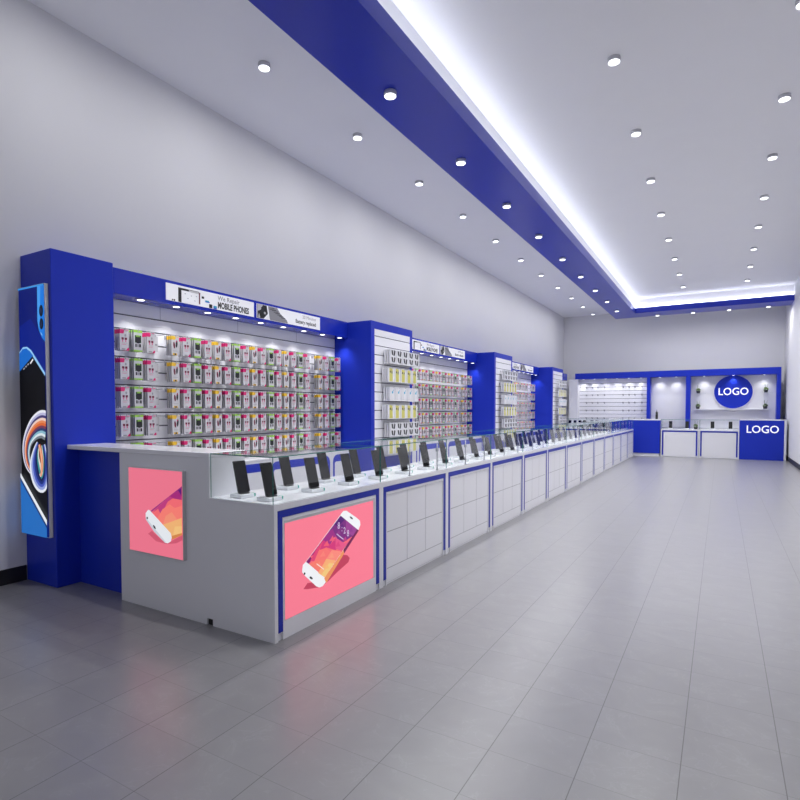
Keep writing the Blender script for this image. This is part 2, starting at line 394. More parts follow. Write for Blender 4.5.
cols = [(240, 240, 250), (190, 190, 225), (70, 60, 120), (245, 215, 200), (235, 140, 90), (225, 105, 50), (120, 60, 90), (40, 60, 110), (140, 190, 210), (225, 235, 240), (120, 130, 140)]
for i, c_ in enumerate(cols): band(S1, -0.5 + i / len(cols), -0.5 + (i + 1) / len(cols) + .01, c_)
S2 = smooth([(-4.47, 1.10, 0.05), (-4.51, 1.02, 0.10), (-4.52, 0.93, 0.17), (-4.49, 0.84, 0.18), (-4.43, 0.80, 0.15), (-4.385, 0.86, 0.10), (-4.375, 0.98, 0.07), (-4.40, 1.09, 0.05)])
cols = [(235, 240, 250), (150, 165, 225), (70, 90, 190), (30, 50, 130), (15, 25, 80), (60, 150, 150), (230, 225, 220)]
for i, c_ in enumerate(cols): band(S2, -0.5 + i / len(cols), -0.5 + (i + 1) / len(cols) + .01, c_)
S3 = smooth([(-4.455, 1.09, 0.03), (-4.43, 1.02, 0.04), (-4.42, 0.93, 0.035), (-4.44, 0.85, 0.02)])
band(S3, -.5, .5, (225, 120, 70)); band(S3, -.2, .2, (245, 190, 160))
P([(x0, 0.86), (x1, 0.525), (x1, 0.478), (x0, 0.815)], (240, 245, 250))
P([(x0, 0.825), (x1, 0.485), (x1, 0.455), (x0, 0.79)], (25, 60, 120))
P([(x0, 0.80), (x1, 0.462), (x1, zb), (x0, zb)], (38, 112, 195))
part('poster', pz, lb)
# ================================================================== RECEPTION END COUNTER
YE = 2.62
ec = thing('reception_counter', 'grey and white high end counter with a recessed dark blue side panel', 'counter', (-3.5, 2.47, 0))
bm = MB()
bm.box(-3.66, -2.741, Y0 + .0125, YE, 0.0, 1.052, 'white')
part('body', bm, ec)
cl = MB()
for (a0, a1, b0, b1) in ((-3.66, -2.773, 0, 1.052), (-2.773, -2.741, .042, 1.052), (-2.741, -2.719, .042, .80), (-2.719, -2.2, 0, .80)):
    cl.box(a0, a1, Y0, Y0 + .012, b0, b1, 'white')
cl.box(-2.773, -2.719, Y0 + .0112, Y0 + .012, 0, .042, 'black')
part('end_panel', cl, ec)
part('side_panel', MB().box(-4.322, -3.661, 2.41, 2.44, 0.0, 1.052, 'blue'), ec)
part('countertop', MB().bbox(-4.322, -2.741, Y0 - 0.002, YE + 0.01, 1.053, 1.085, 'top', 0.003), ec)
lb = thing('advertising_lightbox', 'square pink lit poster showing half a white smartphone on the grey counter end', 'lightbox', (-3.24, 2.31, 0.385))
part('frame', MB().box(-3.52, -2.955, 2.297, 2.3235, 0.385, 0.962, 'frame'), lb)
pz = MB(); D = 2.2965; lay[0] = 0
PK = (243, 122, 146)
P([(-3.516, 0.389), (-2.959, 0.389), (-2.959, 0.958), (-3.516, 0.958)], PK)
P([(-3.311, 0.521), (-3.269, 0.544), (-3.17, 0.496), (-3.072, 0.499), (-2.96, 0.552), (-2.96, 0.520), (-3.02, 0.492), (-3.114, 0.474), (-3.227, 0.48)], (214, 92, 118))
P([(-3.281, 0.677), (-2.959, 0.866), (-2.959, 0.852), (-3.08, 0.793), (-3.208, 0.701), (-3.252, 0.663)], (150, 45, 130))
P([(-3.27, 0.67), (-3.08, 0.793), (-2.96, 0.853), (-2.96, 0.552), (-3.058, 0.511), (-3.071, 0.549)], (246, 110, 118))
P([(-3.22, 0.70), (-3.08, 0.793), (-2.961, 0.853), (-2.961, 0.80), (-3.05, 0.78), (-3.10, 0.755), (-3.17, 0.66), (-3.20, 0.70), (-3.26, 0.665)], (196, 62, 130))
P([(-3.08, 0.793), (-2.96, 0.853), (-2.961, 0.778), (-3.039, 0.78)], (170, 45, 125))
P([(-2.995, 0.838), (-2.96, 0.853), (-2.961, 0.80)], (98, 32, 120))
P([(-3.154, 0.70), (-3.08, 0.74), (-3.03, 0.72), (-2.961, 0.74), (-2.961, 0.66), (-3.07, 0.625), (-3.15, 0.60), (-3.21, 0.63)], (252, 130, 118))
P([(-3.12, 0.66), (-3.06, 0.69), (-3.01, 0.65), (-3.07, 0.61), (-3.15, 0.60)], (250, 150, 122))
P([(-3.07, 0.625), (-2.961, 0.663), (-2.961, 0.552), (-3.058, 0.511), (-3.071, 0.549), (-3.154, 0.598)], (246, 184, 120))
P([(-3.03, 0.60), (-2.961, 0.61), (-2.961, 0.56), (-3.05, 0.53)], (250, 200, 130))
P([(-3.058, 0.511), (-2.961, 0.552), (-2.961, 0.566), (-3.062, 0.535)], (220, 140, 80))
P([(-3.328, 0.659), (-3.298, 0.685), (-3.28, 0.68), (-3.071, 0.552), (-3.062, 0.527), (-3.07, 0.499), (-3.10, 0.482), (-3.131, 0.483), (-3.24, 0.543), (-3.326, 0.617)], (236, 240, 246))
P([(-3.326, 0.63), (-3.12, 0.487), (-3.131, 0.483), (-3.24, 0.543), (-3.326, 0.617)], (205, 212, 222))
P(ell(-3.31, 0.628, 0.008, 0.008), (20, 20, 30)); P(ell(-3.235, 0.575, 0.018, 0.007, -.7), (30, 30, 40))
part('poster', pz, lb)
# ================================================================== COUNTER UNITS
NU = 13
def trim_u(mb, y0, y1, x, m='strip', plane='X'):
    """inverted U of blue trim on a counter front"""
    def bx(a0, a1, z0, z1):
        if plane == 'X': mb.box(x, x + 0.006, a0, a1, z0, z1, m)
        else: mb.box(a0, a1, x - 0.006, x, z0, z1, m)
    bx(y0 + .031, y0 + .069, 0.05, 0.724); bx(y1 - .069, y1 - .031, 0.05, 0.724); bx(y0 + .031, y1 - .031, 0.7245, 0.765)
def front_panel(mb, y0, y1, x, plane='X', n=3):
    def bx(a0, a1, z0, z1, m, d0=0.0, d1=0.003):
        if plane == 'X': mb.box(x + d0, x + d1, a0, a1, z0, z1, m)
        else: mb.box(a0, a1, x - d1, x - d0, z0, z1, m)
    a0, a1 = y0 + .085, y1 - .085
    bx(a0, a1, .012, .70, 'seam_and_shade', 0, .0012)
    wv = (a1 - a0) / n; g = .0035
    for z0, z1 in ((.125, .41), (.41, .698)):
        for i in range(n):
            bx(a0 + i * wv + g * (i > 0), a0 + (i + 1) * wv - g * (i < n - 1), z0 + g, z1 - g * (z1 < .5), 'white')
    bx(a0, a1, .015, .122, 'white')
for i in range(NU):
    y0 = Y0 + i * UW; y1 = y0 + UW; ye = y0 + (.0125 if i == 0 else .0005)
    nm = f'white glass-topped display counter with blue trim, {ORD[i]} from the near end of the long row' if i else 'nearest white display counter of the long row, with the big pink poster'
    u = thing('display_counter', nm, 'display counter', ((XC + XB) / 2, (y0 + y1) / 2, 0), group='display counters in the long row')
    bm = MB()
    bm.box(XB, XC - 0.012, ye, y1 - .0005, 0.0, 0.80, 'white')
    bm.box(XC - 0.012, XC, ye, y0 + .028, 0, 0.80, 'white'); bm.box(XC - 0.012, XC, y1 - .028, y1 - .0005, 0, 0.80, 'white')
    bm.box(XC - 0.012, XC, y0 + .028, y1 - .028, 0.768, 0.80, 'white')
    part('body', bm, u)
    fr = MB(); fr.box(XC - .012, XC - .002, y0 + .072, y0 + .084, .0, .722, 'white'); fr.box(XC - .012, XC - .002, y1 - .084, y1 - .072, .0, .722, 'white'); fr.box(XC - .012, XC - .002, y0 + .084, y1 - .084, .702, .722, 'white')
    part('frame', fr, u)
    bm = MB(); trim_u(bm, y0, y1, XC - .0055); part('blue_trim', bm, u)
    if i:
        bm = MB(); front_panel(bm, y0, y1, XC - .012); part('front_panel', bm, u)
    part('countertop', MB().bbox(XB, XC, y0 + .001, y1 - .001, 0.8003, 0.8063, 'top', .002), u)
    z0 = 0.8065; z1 = 1.083
    part('glass_front', MB().box(XC - .012, XC - .006, y0 + .003, y1 - .003, z0, z1 - .0065, 'glass', 'gedge', 'x'), u)
    part('glass_top', MB().box(XB + .01, XC - .006, y0 + .003, y1 - .003, z1 - .006, z1, 'glass', 'gedge', 'z'), u)
    if i == 0:
        part('glass_side', MB().box(XB + .01, XC - .0125, y0 + .003, y0 + .009, z0, z1 - .0065, 'glass', 'gedge', 'y'), u)
    else:
        for yy in (y0 + .475, y0 + 0.985):
            sp = MB().cyl((XC - .022, yy, z0), (XC - .022, yy, z0 + .245), 0.0055, 'metal', n=8)
            sp.cyl((XC - .022, yy, z0), (XC - .022, yy, z0 + .006), 0.014, 'metal', n=10)
            s_ = part('support_post', sp, u)
            cl = MB().bbox(XC - .034, XC - .013, yy - .012, yy + .012, z0 + .17, z0 + .20, 'metal', .002); c_ = cl.obj('clip', s_)
            c_.data.transform(Matrix.Translation(-Vector(u.location)))
    if i == 0:
        fr = MB(); fr.box(XC - .012, XC - .002, y0 + .084, y1 - .084, .0, .108, 'white'); part('base_panel', fr, u)
# pink poster on the front of the first unit
lb = thing('advertising_lightbox', 'large pink lit poster of a whole white smartphone on the nearest counter front', 'lightbox', (XC - .008, 2.88, 0.11))
part('frame', MB().box(-2.2115, -2.201, 2.409, 3.388, 0.1085, 0.7015, 'frame'), lb)
pz = MB(); D = -2.2009; lay[0] = 0
def Q(pts, rgb): P(pts, rgb, plane='X', step=0.0002)
PK2 = (252, 128, 150)
Q([(2.412, 0.111), (3.362, 0.111), (3.362, 0.686), (2.412, 0.686)], PK2)
Q([(2.576, 0.249), (2.615, 0.276), (2.784, 0.245), (2.989, 0.368), (3.036, 0.354), (3.065, 0.328), (3.049, 0.303), (2.915, 0.264), (2.827, 0.233), (2.751, 0.214), (2.614, 0.238)], (196, 68, 96))
Q([(2.566, 0.374), (2.573, 0.401), (2.6, 0.413), (2.963, 0.649), (2.991, 0.667), (3.028, 0.663), (3.144, 0.597), (3.189, 0.566), (3.195, 0.536), (3.168, 0.5), (2.801, 0.235), (2.767, 0.216), (2.734, 0.215), (2.701, 0.231), (2.592, 0.327), (2.566, 0.356)], (244, 246, 250))
Q([(3.15, 0.515), (3.176, 0.499), (3.0, .375), (2.99, .40)], (120, 40, 90)); Q([(2.99, .40), (3.0, .375), (2.801, 0.224), (2.781, 0.262)], (238, 150, 100))
Q([(2.603, 0.413), (2.959, 0.641), (3.154, 0.512), (2.785, 0.266)], (247, 110, 122))
Q([(2.829, 0.558), (2.959, 0.641), (3.154, 0.512), (3.104, 0.475), (2.97, 0.45), (2.917, 0.494), (2.86, 0.53)], (126, 50, 130))
Q([(2.889, 0.596), (2.959, 0.641), (3.01, 0.607), (2.93, 0.57)], (88, 34, 118))
Q([(3.02, 0.60), (3.154, 0.512), (3.10, 0.474), (3.02, 0.52)], (158, 70, 150))
Q([(2.829, 0.558), (2.87, 0.568), (2.90, 0.52), (2.846, 0.47), (2.77, 0.513)], (160, 50, 135))
Q([(2.829, 0.558), (2.77, 0.513), (2.70, 0.43), (2.679, 0.44), (2.64, 0.437)], (182, 40, 120))
Q([(2.60, 0.412), (2.64, 0.436), (2.66, 0.415), (2.625, 0.395)], (130, 30, 110))
Q([(2.64, 0.41), (2.679, 0.398), (2.728, 0.459), (2.77, 0.513), (2.70, 0.47)], (226, 70, 120))
Q([(2.77, 0.513), (2.846, 0.47), (2.90, 0.50), (2.97, 0.45), (2.90, 0.42), (2.80, 0.46), (2.73, 0.455)], (214, 60, 125))
Q([(2.90, 0.52), (2.917, 0.494), (3.008, 0.441), (3.06, 0.45), (2.97, 0.40), (2.90, 0.43)], (232, 90, 140))
Q([(2.728, 0.459), (2.80, 0.455), (2.86, 0.41), (2.80, 0.385), (2.679, 0.398)], (250, 120, 118))
Q([(2.86, 0.43), (2.952, 0.40), (2.97, 0.39), (2.90, 0.35), (2.80, 0.385)], (252, 142, 128))
Q([(2.679, 0.398), (2.80, 0.385), (2.777, 0.363), (2.727, 0.323), (2.63, 0.39)], (248, 128, 112))
Q([(2.80, 0.385), (2.90, 0.35), (2.785, 0.266), (2.715, 0.315), (2.777, 0.363)], (250, 178, 122))
Q([(2.83, 0.35), (2.88, 0.335), (2.785, 0.27), (2.75, 0.295)], (246, 204, 130))
for (cx_, cz_, sz, c_) in ((2.86, .50, .03, (236, 96, 128)), (2.93, .53, .025, (150, 60, 140)), (2.80, .48, .03, (240, 96, 120)), (2.97, .57, .022, (104, 42, 124)), (3.07, .52, .028, (146, 62, 144)), (2.76, .42, .03, (252, 134, 124)), (2.85, .39, .03, (252, 158, 130)), (2.80, .33, .026, (248, 190, 118)), (2.72, .37, .022, (250, 140, 118)), (2.92, .45, .03, (224, 74, 130)), (3.00, .47, .026, (190, 66, 138))):
    Q([(cx_ - sz, cz_ - sz * .2), (cx_ + sz * .3, cz_ + sz * .8), (cx_ + sz, cz_ - sz * .5)], c_)
Q([(2.70, 0.38), (2.775, 0.325), (2.77, 0.321), (2.695, 0.376)], (255, 225, 215))
Q(ell(2.581, 0.345, 0.008, 0.008), (20, 20, 30)); Q(ell(2.643, 0.302, 0.018, 0.007, -.6), (30, 30, 40)); Q(ell(3.076, 0.606, 0.022, 0.006, -.55), (70, 70, 80))
for (a_, b_, c_) in ((2.93, .565, '8'), (2.965, .541, ':'), (2.995, .52, '2'), (3.035, .493, '8')):
    cu = MB(); pz.text(c_, .062, flat('print_time', (225, 205, 235)), 'X', D + .008, a_, b_ + .012, sx=.9)
Q([(2.91, 0.53), (2.985, 0.478), (2.98, 0.473), (2.905, 0.525)], (215, 190, 225))
part('poster', pz, lb)
# ================================================================== BACK COUNTERS
def back_unit(x0, x1, label):
    u = thing('display_counter', label, 'display counter', ((x0 + x1) / 2, YBK + .27, 0), group='display counters along the back')
    bm = MB(); bm.box(x0 + .001, x1 - .001, YBK + .012, YBK + .54, 0, .80, 'white')
    bm.box(x0 + .001, x0 + .028, YBK, YBK + .012, 0, .8, 'white'); bm.box(x1 - .028, x1 - .001, YBK, YBK + .012, 0, .8, 'white'); bm.box(x0 + .028, x1 - .028, YBK, YBK + .012, .768, .8, 'white')
    part('body', bm, u)
    bm = MB(); trim_u(bm, x0, x1, YBK + .0055, plane='Y'); part('blue_trim', bm, u)
    bm = MB(); bm.box(x0 + .072, x1 - .072, YBK + .004, YBK + .012, .012, .722, 'white'); part('front_panel', bm, u)
    part('countertop', MB().bbox(x0 + .001, x1 - .001, YBK, YBK + .54, .8003, .8063, 'top', .002), u)
    part('glass_front', MB().box(x0 + .004, x1 - .004, YBK + .006, YBK + .012, .8065, 1.076, 'glass', 'gedge', 'y'), u)
    part('glass_top', MB().box(x0 + .004, x1 - .004, YBK + .006, YBK + .53, 1.0765, 1.0825, 'glass', 'gedge', 'z'), u)
    part('glass_side', MB().box(x0 + .004, x0 + .010, YBK + .0125, YBK + .53, .8065, 1.076, 'glass', 'gedge', 'x'), u)
    return u
back_unit(-4.29, -3.64, 'low white display counter behind the long row, beside the left wall')
back_unit(-3.62, -2.96, 'low white display counter left of the plain blue back counter')
back_unit(-1.51, -0.535, 'white back counter directly right of the plain blue back counter')
back_unit(-0.525, 0.445, 'white back counter directly left of the blue counter lettered LOGO')
c = thing('high_counter', 'plain royal blue high counter with white top at the end of the row', 'counter', (-2.24, YBK + .2, 0))
part('body', MB().bbox(-2.95, -1.535, YBK, YBK + .54, .08, 1.055, 'blue', .003), c)
part('plinth', MB().box(-2.94, -1.545, YBK + .02, YBK + .52, 0, .0795, 'white'), c)
part('countertop', MB().bbox(-2.955, -1.525, YBK - .005, YBK + .545, 1.0555, 1.09, 'top', .003), c)
c = thing('high_counter', 'royal blue high counter lettered LOGO in white, beside the right wall', 'counter', (.95, YBK + .2, 0))
part('body', MB().bbox(.452, 1.462, YBK, YBK + .54, 0, 1.075, 'blue', .003), c)
part('side_panel', MB().bbox(1.4625, 1.51, YBK, YBK + .54, 0, 1.10, 'white', .003), c)
part('countertop', MB().bbox(.452, 1.462, YBK, YBK + .54, 1.0755, 1.10, 'top', .002), c)
part('lettering', MB().text('LOGO', .285, 'logo', 'Y', YBK - .007, .975, .825, ext=.006, bold=.003, sx=.92), c)
# ================================================================== WALL DISPLAY BAYS
BAYS = [(2.72, 6.16), (7.30, 10.79), (11.92, 15.31), (16.50, 18.60)]
COLS = [(6.162, 7.298), (10.792, 11.918), (15.312, 16.498)]
BN = ['nearest', 'second', 'third', 'fourth']
SLZ = [2.215 - 0.1265 * k for k in range(12)]
def slat(mb, plane, d, a0, a1, z0, z1, zs, thick=.018):
    """slat board: white boards with dark grooves between them"""
    def bx(u0, u1, v0, v1, m, t0, t1):
        if plane == 'X': mb.box(d - t1, d - t0, u0, u1, v0, v1, m)
        else: mb.box(u0, u1, d + t0, d + t1, v0, v1, m)
    bx(a0, a1, z0, z1, 'groove', .010, .03)
    zz = [z1] + [z for z in zs if z0 < z < z1] + [z0]
    for k in range(len(zz) - 1):
        top = zz[k] - (.006 if k else 0); bot = zz[k + 1] + (.006 if k < len(zz) - 2 else 0)
        bx(a0, a1, bot, top, 'slat', 0, .0099)
DL = MB().cyl((0, 0, 0), (0, 0, -.005), .046, 'lampring', n=20); DLg = MB().cyl((0, 0, -.0055), (0, 0, -.007), .029, 'glow', n=20)
DLm, DLgm = DL.mesh('ring'), DLg.mesh('lens')
SD = bpy.data.lights.new('downlight_light', 'SPOT'); SD.energy = SPOT_W * 4; SD.spot_size = math.radians(108); SD.spot_blend = 1.0; SD.shadow_soft_size = .03; SD.color = LIGHT_COL
def downlight(parent, wx, wy, wz):
    off = Vector((wx, wy, wz)) - Vector(parent.location)
    r = link('downlight', DLm, parent, off); link('lens', DLgm, r)
    l = bpy.data.objects.new('downlight_light', SD); COL.objects.link(l); l.parent = r; l.location = (0, 0, -.02)
HK = MB(); HK.cyl((0, 0, 0), (.15, 0, 0), .003, 'chrome', n=6); HK.cyl((.15, 0, 0), (.155, 0, .018), .003, 'chrome', n=6); HK.box(0, .006, -.018, .018, -.02, .016, 'chrome')
HKm = HK.mesh('hook')
# -- packs (hanging point at origin, hanging towards -z, facing +x)
def pack_mesh(kind):
    W, H, T = .0535, .19, .0055
    q = MB(); q.box(-T, T, -W, W, -H, 0, 'paper', 'seam_and_shade', 'x')  # side faces greyed: shade between the packs put into the colour
    def r(y0, y1, z0, z1, m, k=1): q.poly([(y0, z0), (y1, z0), (y1, z1), (y0, z1)], 'X', T + .0006 * k, m)
    if kind == 'pink':
        q.box(-T - .0003, T + .0003, -W - .0003, -W + .004, -.045, -.008, 'mag')
        q.poly([(-W, -.008), (-W, -.045), (-.012, -.045), (-.003, -.035), (.0, -.008)], 'X', T + .0006, 'mag')
        r(.006, W - .006, -.014, -.008, 'mag'); r(.008, W - .012, -.024, -.020, 'gink')
        q.poly(ell(.012, -.058, .010, .012), 'X', T + .0006, 'gink')
        r(-.032, -.006, -.098, -.078, 'dred'); r(.004, .032, -.098, -.078, 'dred'); r(-.024, -.014, -.118, -.098, 'mag', 1); r(.012, .022, -.118, -.098, 'mag', 1)
        r(-.03, .03, -.128, -.125, 'gink'); r(-.03, .02, -.140, -.137, 'mag')
        r(-.03, .012, -.186, -.174, 'gink'); q.poly([(.018, -.19), (W, -.19), (W, -.165), (.034, -.170)], 'X', T + .0006, 'mag')
    elif kind == 'green':
        q.box(-T - .0003, T + .0003, -W - .0003, -W + .003, -.18, -.012, 'gink')
        r(-W, W, -.020, 0, 'grn'); r(-W, W, -.19, -.177, 'grn')
        r(-.036, .040, -.112, -.046, 'dgrn', 1); q.poly(ell(.002, -.086, .036, .032), 'X', T + .0012, 'ink')
        r(-.018, .022, -.060, -.044, 'grn', 2)
        r(-.032, -.016, -.150, -.122, 'ink'); r(-.012, .010, -.150, -.124, 'gink'); r(.014, .036, -.150, -.122, 'ink')
    elif kind == 'yellow':
        q.box(-T - .0003, T + .0003, -W - .0003, -W + .004, -.042, -.006, 'yel')
        q.poly([(-W, -.006), (-W, -.042), (-.004, -.042), (.010, -.028), (.010, -.006)], 'X', T + .0006, 'yel')
        r(.016, W - .006, -.016, -.010, 'yel')
        q.poly(ell(-.014, -.094, .013, .032, .15), 'X', T + .0006, 'dred'); q.poly(ell(.020, -.080, .013, .036, -.1), 'X', T + .0006, 'ink'); r(.010, .022, -.062, -.050, 'mag', 2)
        r(-.03, .03, -.150, -.147, 'gink'); r(-.034, .022, -.188, -.170, 'yel'); r(-.012, .010, -.186, -.172, 'ink', 2)
    elif kind == 'price':
        r(-.02, .02, -.10, -.085, 'gink'); 
    q.v = [(v[0], v[1] * .80, v[2]) for v in q.v]; return q.mesh(kind + '_pack')
PM = {k: pack_mesh(k) for k in ('pink', 'green', 'yellow')}
PNAME = {'pink': ('phone_case_pack', 'magenta-tabbed white pack', 'magenta tabbed packs on the wall display'), 'green': ('cable_pack', 'lime-banded white pack', 'lime banded packs on the wall display'), 'yellow': ('earphone_pack', 'amber-tabbed white pack', 'amber tabbed packs on the wall display')}
PAT = ['yellow', 'pink', 'green', 'pink']
def slot_kind(i):
    if i in (3, 20): return None
    return PAT[i % 4] if i > 20 and False else (['pink', 'green', 'pink'][i] if i < 3 else (PAT[(i - 4) % 4] if i < 20 else PAT[(i - 21) % 4]))
ROWZ = [2.068 - .253 * r for r in range(5)]
def bay(bi):
    y0, y1 = BAYS[bi]
    lab = f'{BN[bi]} white slat-wall display bay with blue header' + (' and two lit signs' if bi < 3 else ' beside the back wall')
    o = thing('wall_display_bay', lab, 'wall display', (-4.6, (y0 + y1) / 2, 0), group='slat-wall display bays')
    bm = MB(); slat(bm, 'X', XP, y0 + .001, y1 - .001, 0.825, ZH - .001, SLZ)
    for k in range(4):
        ys = y0 + .68 + k * (y1 - y0 - .5) / 3.0
        if ys < y1: bm.box(XP - .0005, XP + .0008, ys, ys + .004, SLZ[0] + .008, ZH - .002, 'seam_and_shade')
    part('slat_panel', bm, o)
    bm = MB(); bm.box(XW + .001, XP - .031, y0 + .001, y1 - .001, .825, ZT - .001, 'white')
    part('backing', bm, o)
    part('header', MB().bbox(XP - .0305, XH, y0 + .001, y1 - .001, ZH, ZT, 'blueg', .003), o)
    if bi < 3:
        s0 = y0 + .576
        sg = part('sign', MB().box(XH + .0005, XH + .006, s0, s0 + 1.10, 2.373, 2.53, 'signw'), o)
        tx = MB(); d = XH + .0068
        tx.text('We Repair', .066, 'gink', 'X', d, s0 + .60, 2.49, align='LEFT', bold=.0008); tx.text('MOBILE PHONES', .086, 'ink', 'X', d, s0 + .60, 2.418, align='LEFT', bold=.0035, sx=.66)
        tx.v = [tuple(Vector(v) - Vector(o.location)) for v in tx.v]; tx.obj('lettering', sg)
        pc = MB()
        def R(a0, a1, z0, z1, m, k=0): pc.poly([(s0 + a0, z0), (s0 + a1, z0), (s0 + a1, z1), (s0 + a0, z1)], 'X', d + k * .0008, m)
        R(.13, .37, 2.375, 2.51, 'ink'); R(.165, .385, 2.373, 2.49, 'signw', 1); R(.25, .385, 2.487, 2.505, 'paper', 2); R(.365, .38, 2.39, 2.50, 'dred', 3)
        for a_, b_ in ((.20, 2.46), (.23, 2.42), (.27, 2.45), (.31, 2.41), (.33, 2.455)): R(a_, a_ + .015, b_, b_ + .006, 'gink', 2)
        R(.40, .43, 2.452, 2.474, 'ink'); R(.445, .49, 2.43, 2.442, 'cyan'); R(.44, .50, 2.422, 2.430, 'bink'); R(.49, .53, 2.375, 2.412, 'ink'); R(.545, .588, 2.373, 2.40, 'bink')
        R(.55, .585, 2.385, 2.405, 'cyan', 1); R(.06, .075, 2.375, 2.39, 'ink'); R(.08, .095, 2.375, 2.392, 'ink')
        pc.v = [tuple(Vector(v) - Vector(o.location)) for v in pc.v]; pc.obj('picture', sg)
        s1 = s0 + 1.145
        sg = part('sign', MB().box(XH + .0005, XH + .006, s1, s1 + 1.10, 2.373, 2.53, 'signw'), o)
        tx = MB(); tx.text('20 Minutes', .058, 'gink', 'X', d, s1 + 1.02, 2.49, align='RIGHT'); tx.text('Battery replaced', .064, 'ink', 'X', d, s1 + 1.02, 2.425, align='RIGHT', bold=.0015, sx=.9)
        tx.v = [tuple(Vector(v) - Vector(o.location)) for v in tx.v]; tx.obj('lettering', sg)
        pc = MB(); s0 = s1
        G = M['gink']
        pc.poly([(s1 + .005, 2.375), (s1 + .10, 2.375), (s1 + .17, 2.44), (s1 + .15, 2.527), (s1 + .005, 2.527)], 'X', d, 'ink')
        pc.poly([(s1 + .01, 2.45), (s1 + .06, 2.47), (s1 + .09, 2.525), (s1 + .01, 2.525)], 'X', d + .0006, 'paper')
        pc.poly(ell(s1 + .075, 2.49, .012, .012), 'X', d + .0012, 'ink'); pc.poly(ell(s1 + .12, 2.44, .016, .014), 'X', d + .0012, 'paper')
        pc.poly([(s1 + .015, 2.38), (s1 + .05, 2.38), (s1 + .03, 2.43)], 'X', d + .0012, 'paper')
        pc.poly([(s1 + .17, 2.527), (s1 + .32, 2.527), (s1 + .37, 2.47), (s1 + .44, 2.43), (s1 + .48, 2.41), (s1 + .50, 2.375), (s1 + .20, 2.375)], 'X', d + .0006, G)
        for k in range(7): pc.poly([(s1 + .20 + k * .03, 2.50 - k * .012), (s1 + .27 + k * .03, 2.515 - k * .014), (s1 + .275 + k * .03, 2.508 - k * .014), (s1 + .20 + k * .03, 2.493 - k * .012)], 'X', d + .0014, 'ink')
        pc.v = [tuple(Vector(v) - Vector(o.location)) for v in pc.v]; pc.obj('picture', sg)
    nd = 9 if bi < 3 else 4
    for k in range(nd):
        yy = y0 + .36 + k * (y1 - y0 - .48) / 8 if bi < 3 else y0 + .36 + k * .4
        if yy < y1 - .05: downlight(o, -4.495, yy, ZH)
    if bi < 3:
        sh = None; rest = MB()
        for r in range(5):
            for i in range(25):
                y = y0 + .22 + .13 * i * (y1 - y0) / 3.44; z = ROWZ[r] - .012
                if r < 4: link('hook', HKm, o, Vector((XP, y, z)) - Vector(o.location))
                else:
                    rest.cyl((XP, y, z), (XP + .15, y, z), .003, 'chrome', n=6)
        h = part('hooks', rest, o); h['kind'] = 'stuff'
    return o
for bi in range(4): bay(bi)
bayname = ['nearest bay', 'second bay', 'third bay']
for bi in range(3):
    y0, y1 = BAYS[bi]; sc = (y1 - y0) / 3.44
    for r in range(5):
        for i in range(25):
            kd = slot_kind(i); y = y0 + .22 + .13 * i * sc
            if bi == 1 and y < 7.95: continue
            if bi == 2 and y < 12.6: continue
            if kd is None:
                q = MB(); q.box(-.002, .002, -.05, .02, -.16, -.02, 'paper'); q.poly([(-.03, -.105), (.012, -.105), (.012, -.088), (-.03, -.088)], 'X', .0026, 'gink' if i == 3 else 'bink')
                p = q.obj('price_card'); p.location = (XP + .03, y, ROWZ[r])
                tag(p, f'blank white price card in the {"left" if i == 3 else "right"} gap of the {ORD[r]} row, {bayname[bi]}', 'price card', 'price cards between the hanging packs')
                continue
            nm, ds, gp = PNAME[kd]
            nd = 3 if bi == 0 else (2 if bi == 1 else 1)
            for k in range(nd):
                p = bpy.data.objects.new(nm, PM[kd]); COL.objects.link(p)
                p.location = (XP + .133 - .031 * k, y, ROWZ[r]); p.rotation_euler = (0, 0, random.uniform(-.03, .03))
                tag(p, f'{["front", "second", "rearmost"][k]} {ds}, {ordn(i)} hook from the left, {ORD[r]} row, {bayname[bi]}', 'accessory pack', gp)
# -- projecting columns
def cpack(kind):
    W, H, T = .078, .195, .013
    q = MB(); q.box(-T, T, -W, W, -H, 0, 'card')
    def r(y0, y1, z0, z1, m, k=1): q.poly([(y0, z0), (y1, z0), (y1, z1), (y0, z1)], 'X', T + .0006 * k, m)
    if kind == 'pairs':
        for z in (-.048, -.142):
            q.poly([(-.054, z + .036), (-.014, z + .036), (-.002, z - .034), (-.040, z - .024)], 'X', T + .0006, 'ink')
            q.poly([(.000, z - .034), (.036, z - .036), (.056, z + .030), (.022, z + .040)], 'X', T + .0006, 'ink')
    elif kind == 'yellow':
        r(-.046, .040, -.186, -.004, 'lyel'); q.poly(ell(-.026, -.052, .013, .016), 'X', T + .0012, 'ink'); q.poly(ell(.020, -.058, .011, .024, -.1), 'X', T + .0012, 'ink'); r(.012, .028, -.080, -.060, 'gink', 2); r(-.008, .004, -.066, -.056, 'gink', 2)
    else:
        q.poly(ell(-.004, -.075, .018, .018), 'X', T + .0006, 'cyan'); q.poly([(.0, -.06), (.02, -.035), (.028, -.04), (.01, -.07)], 'X', T + .0006, 'cyan'); r(-.05, -.045, -.18, -.01, 'seam_and_shade'); r(.045, .05, -.18, -.01, 'seam_and_shade')
    return q.mesh(kind + '_cpack')
CM = {k: cpack(k) for k in ('pairs', 'yellow', 'clear')}
CN = {'pairs': ('earbud_pack', 'white pack with two rows of black marks'), 'yellow': ('adapter_pack', 'pale yellow pack with black plugs'), 'clear': ('stylus_pack', 'white pack with small cyan mark')}
CROW = [('pairs', 2.192), ('yellow', 1.935), ('clear', 1.675), ('yellow', 1.425), ('pairs', 1.175), ('yellow', .935)]
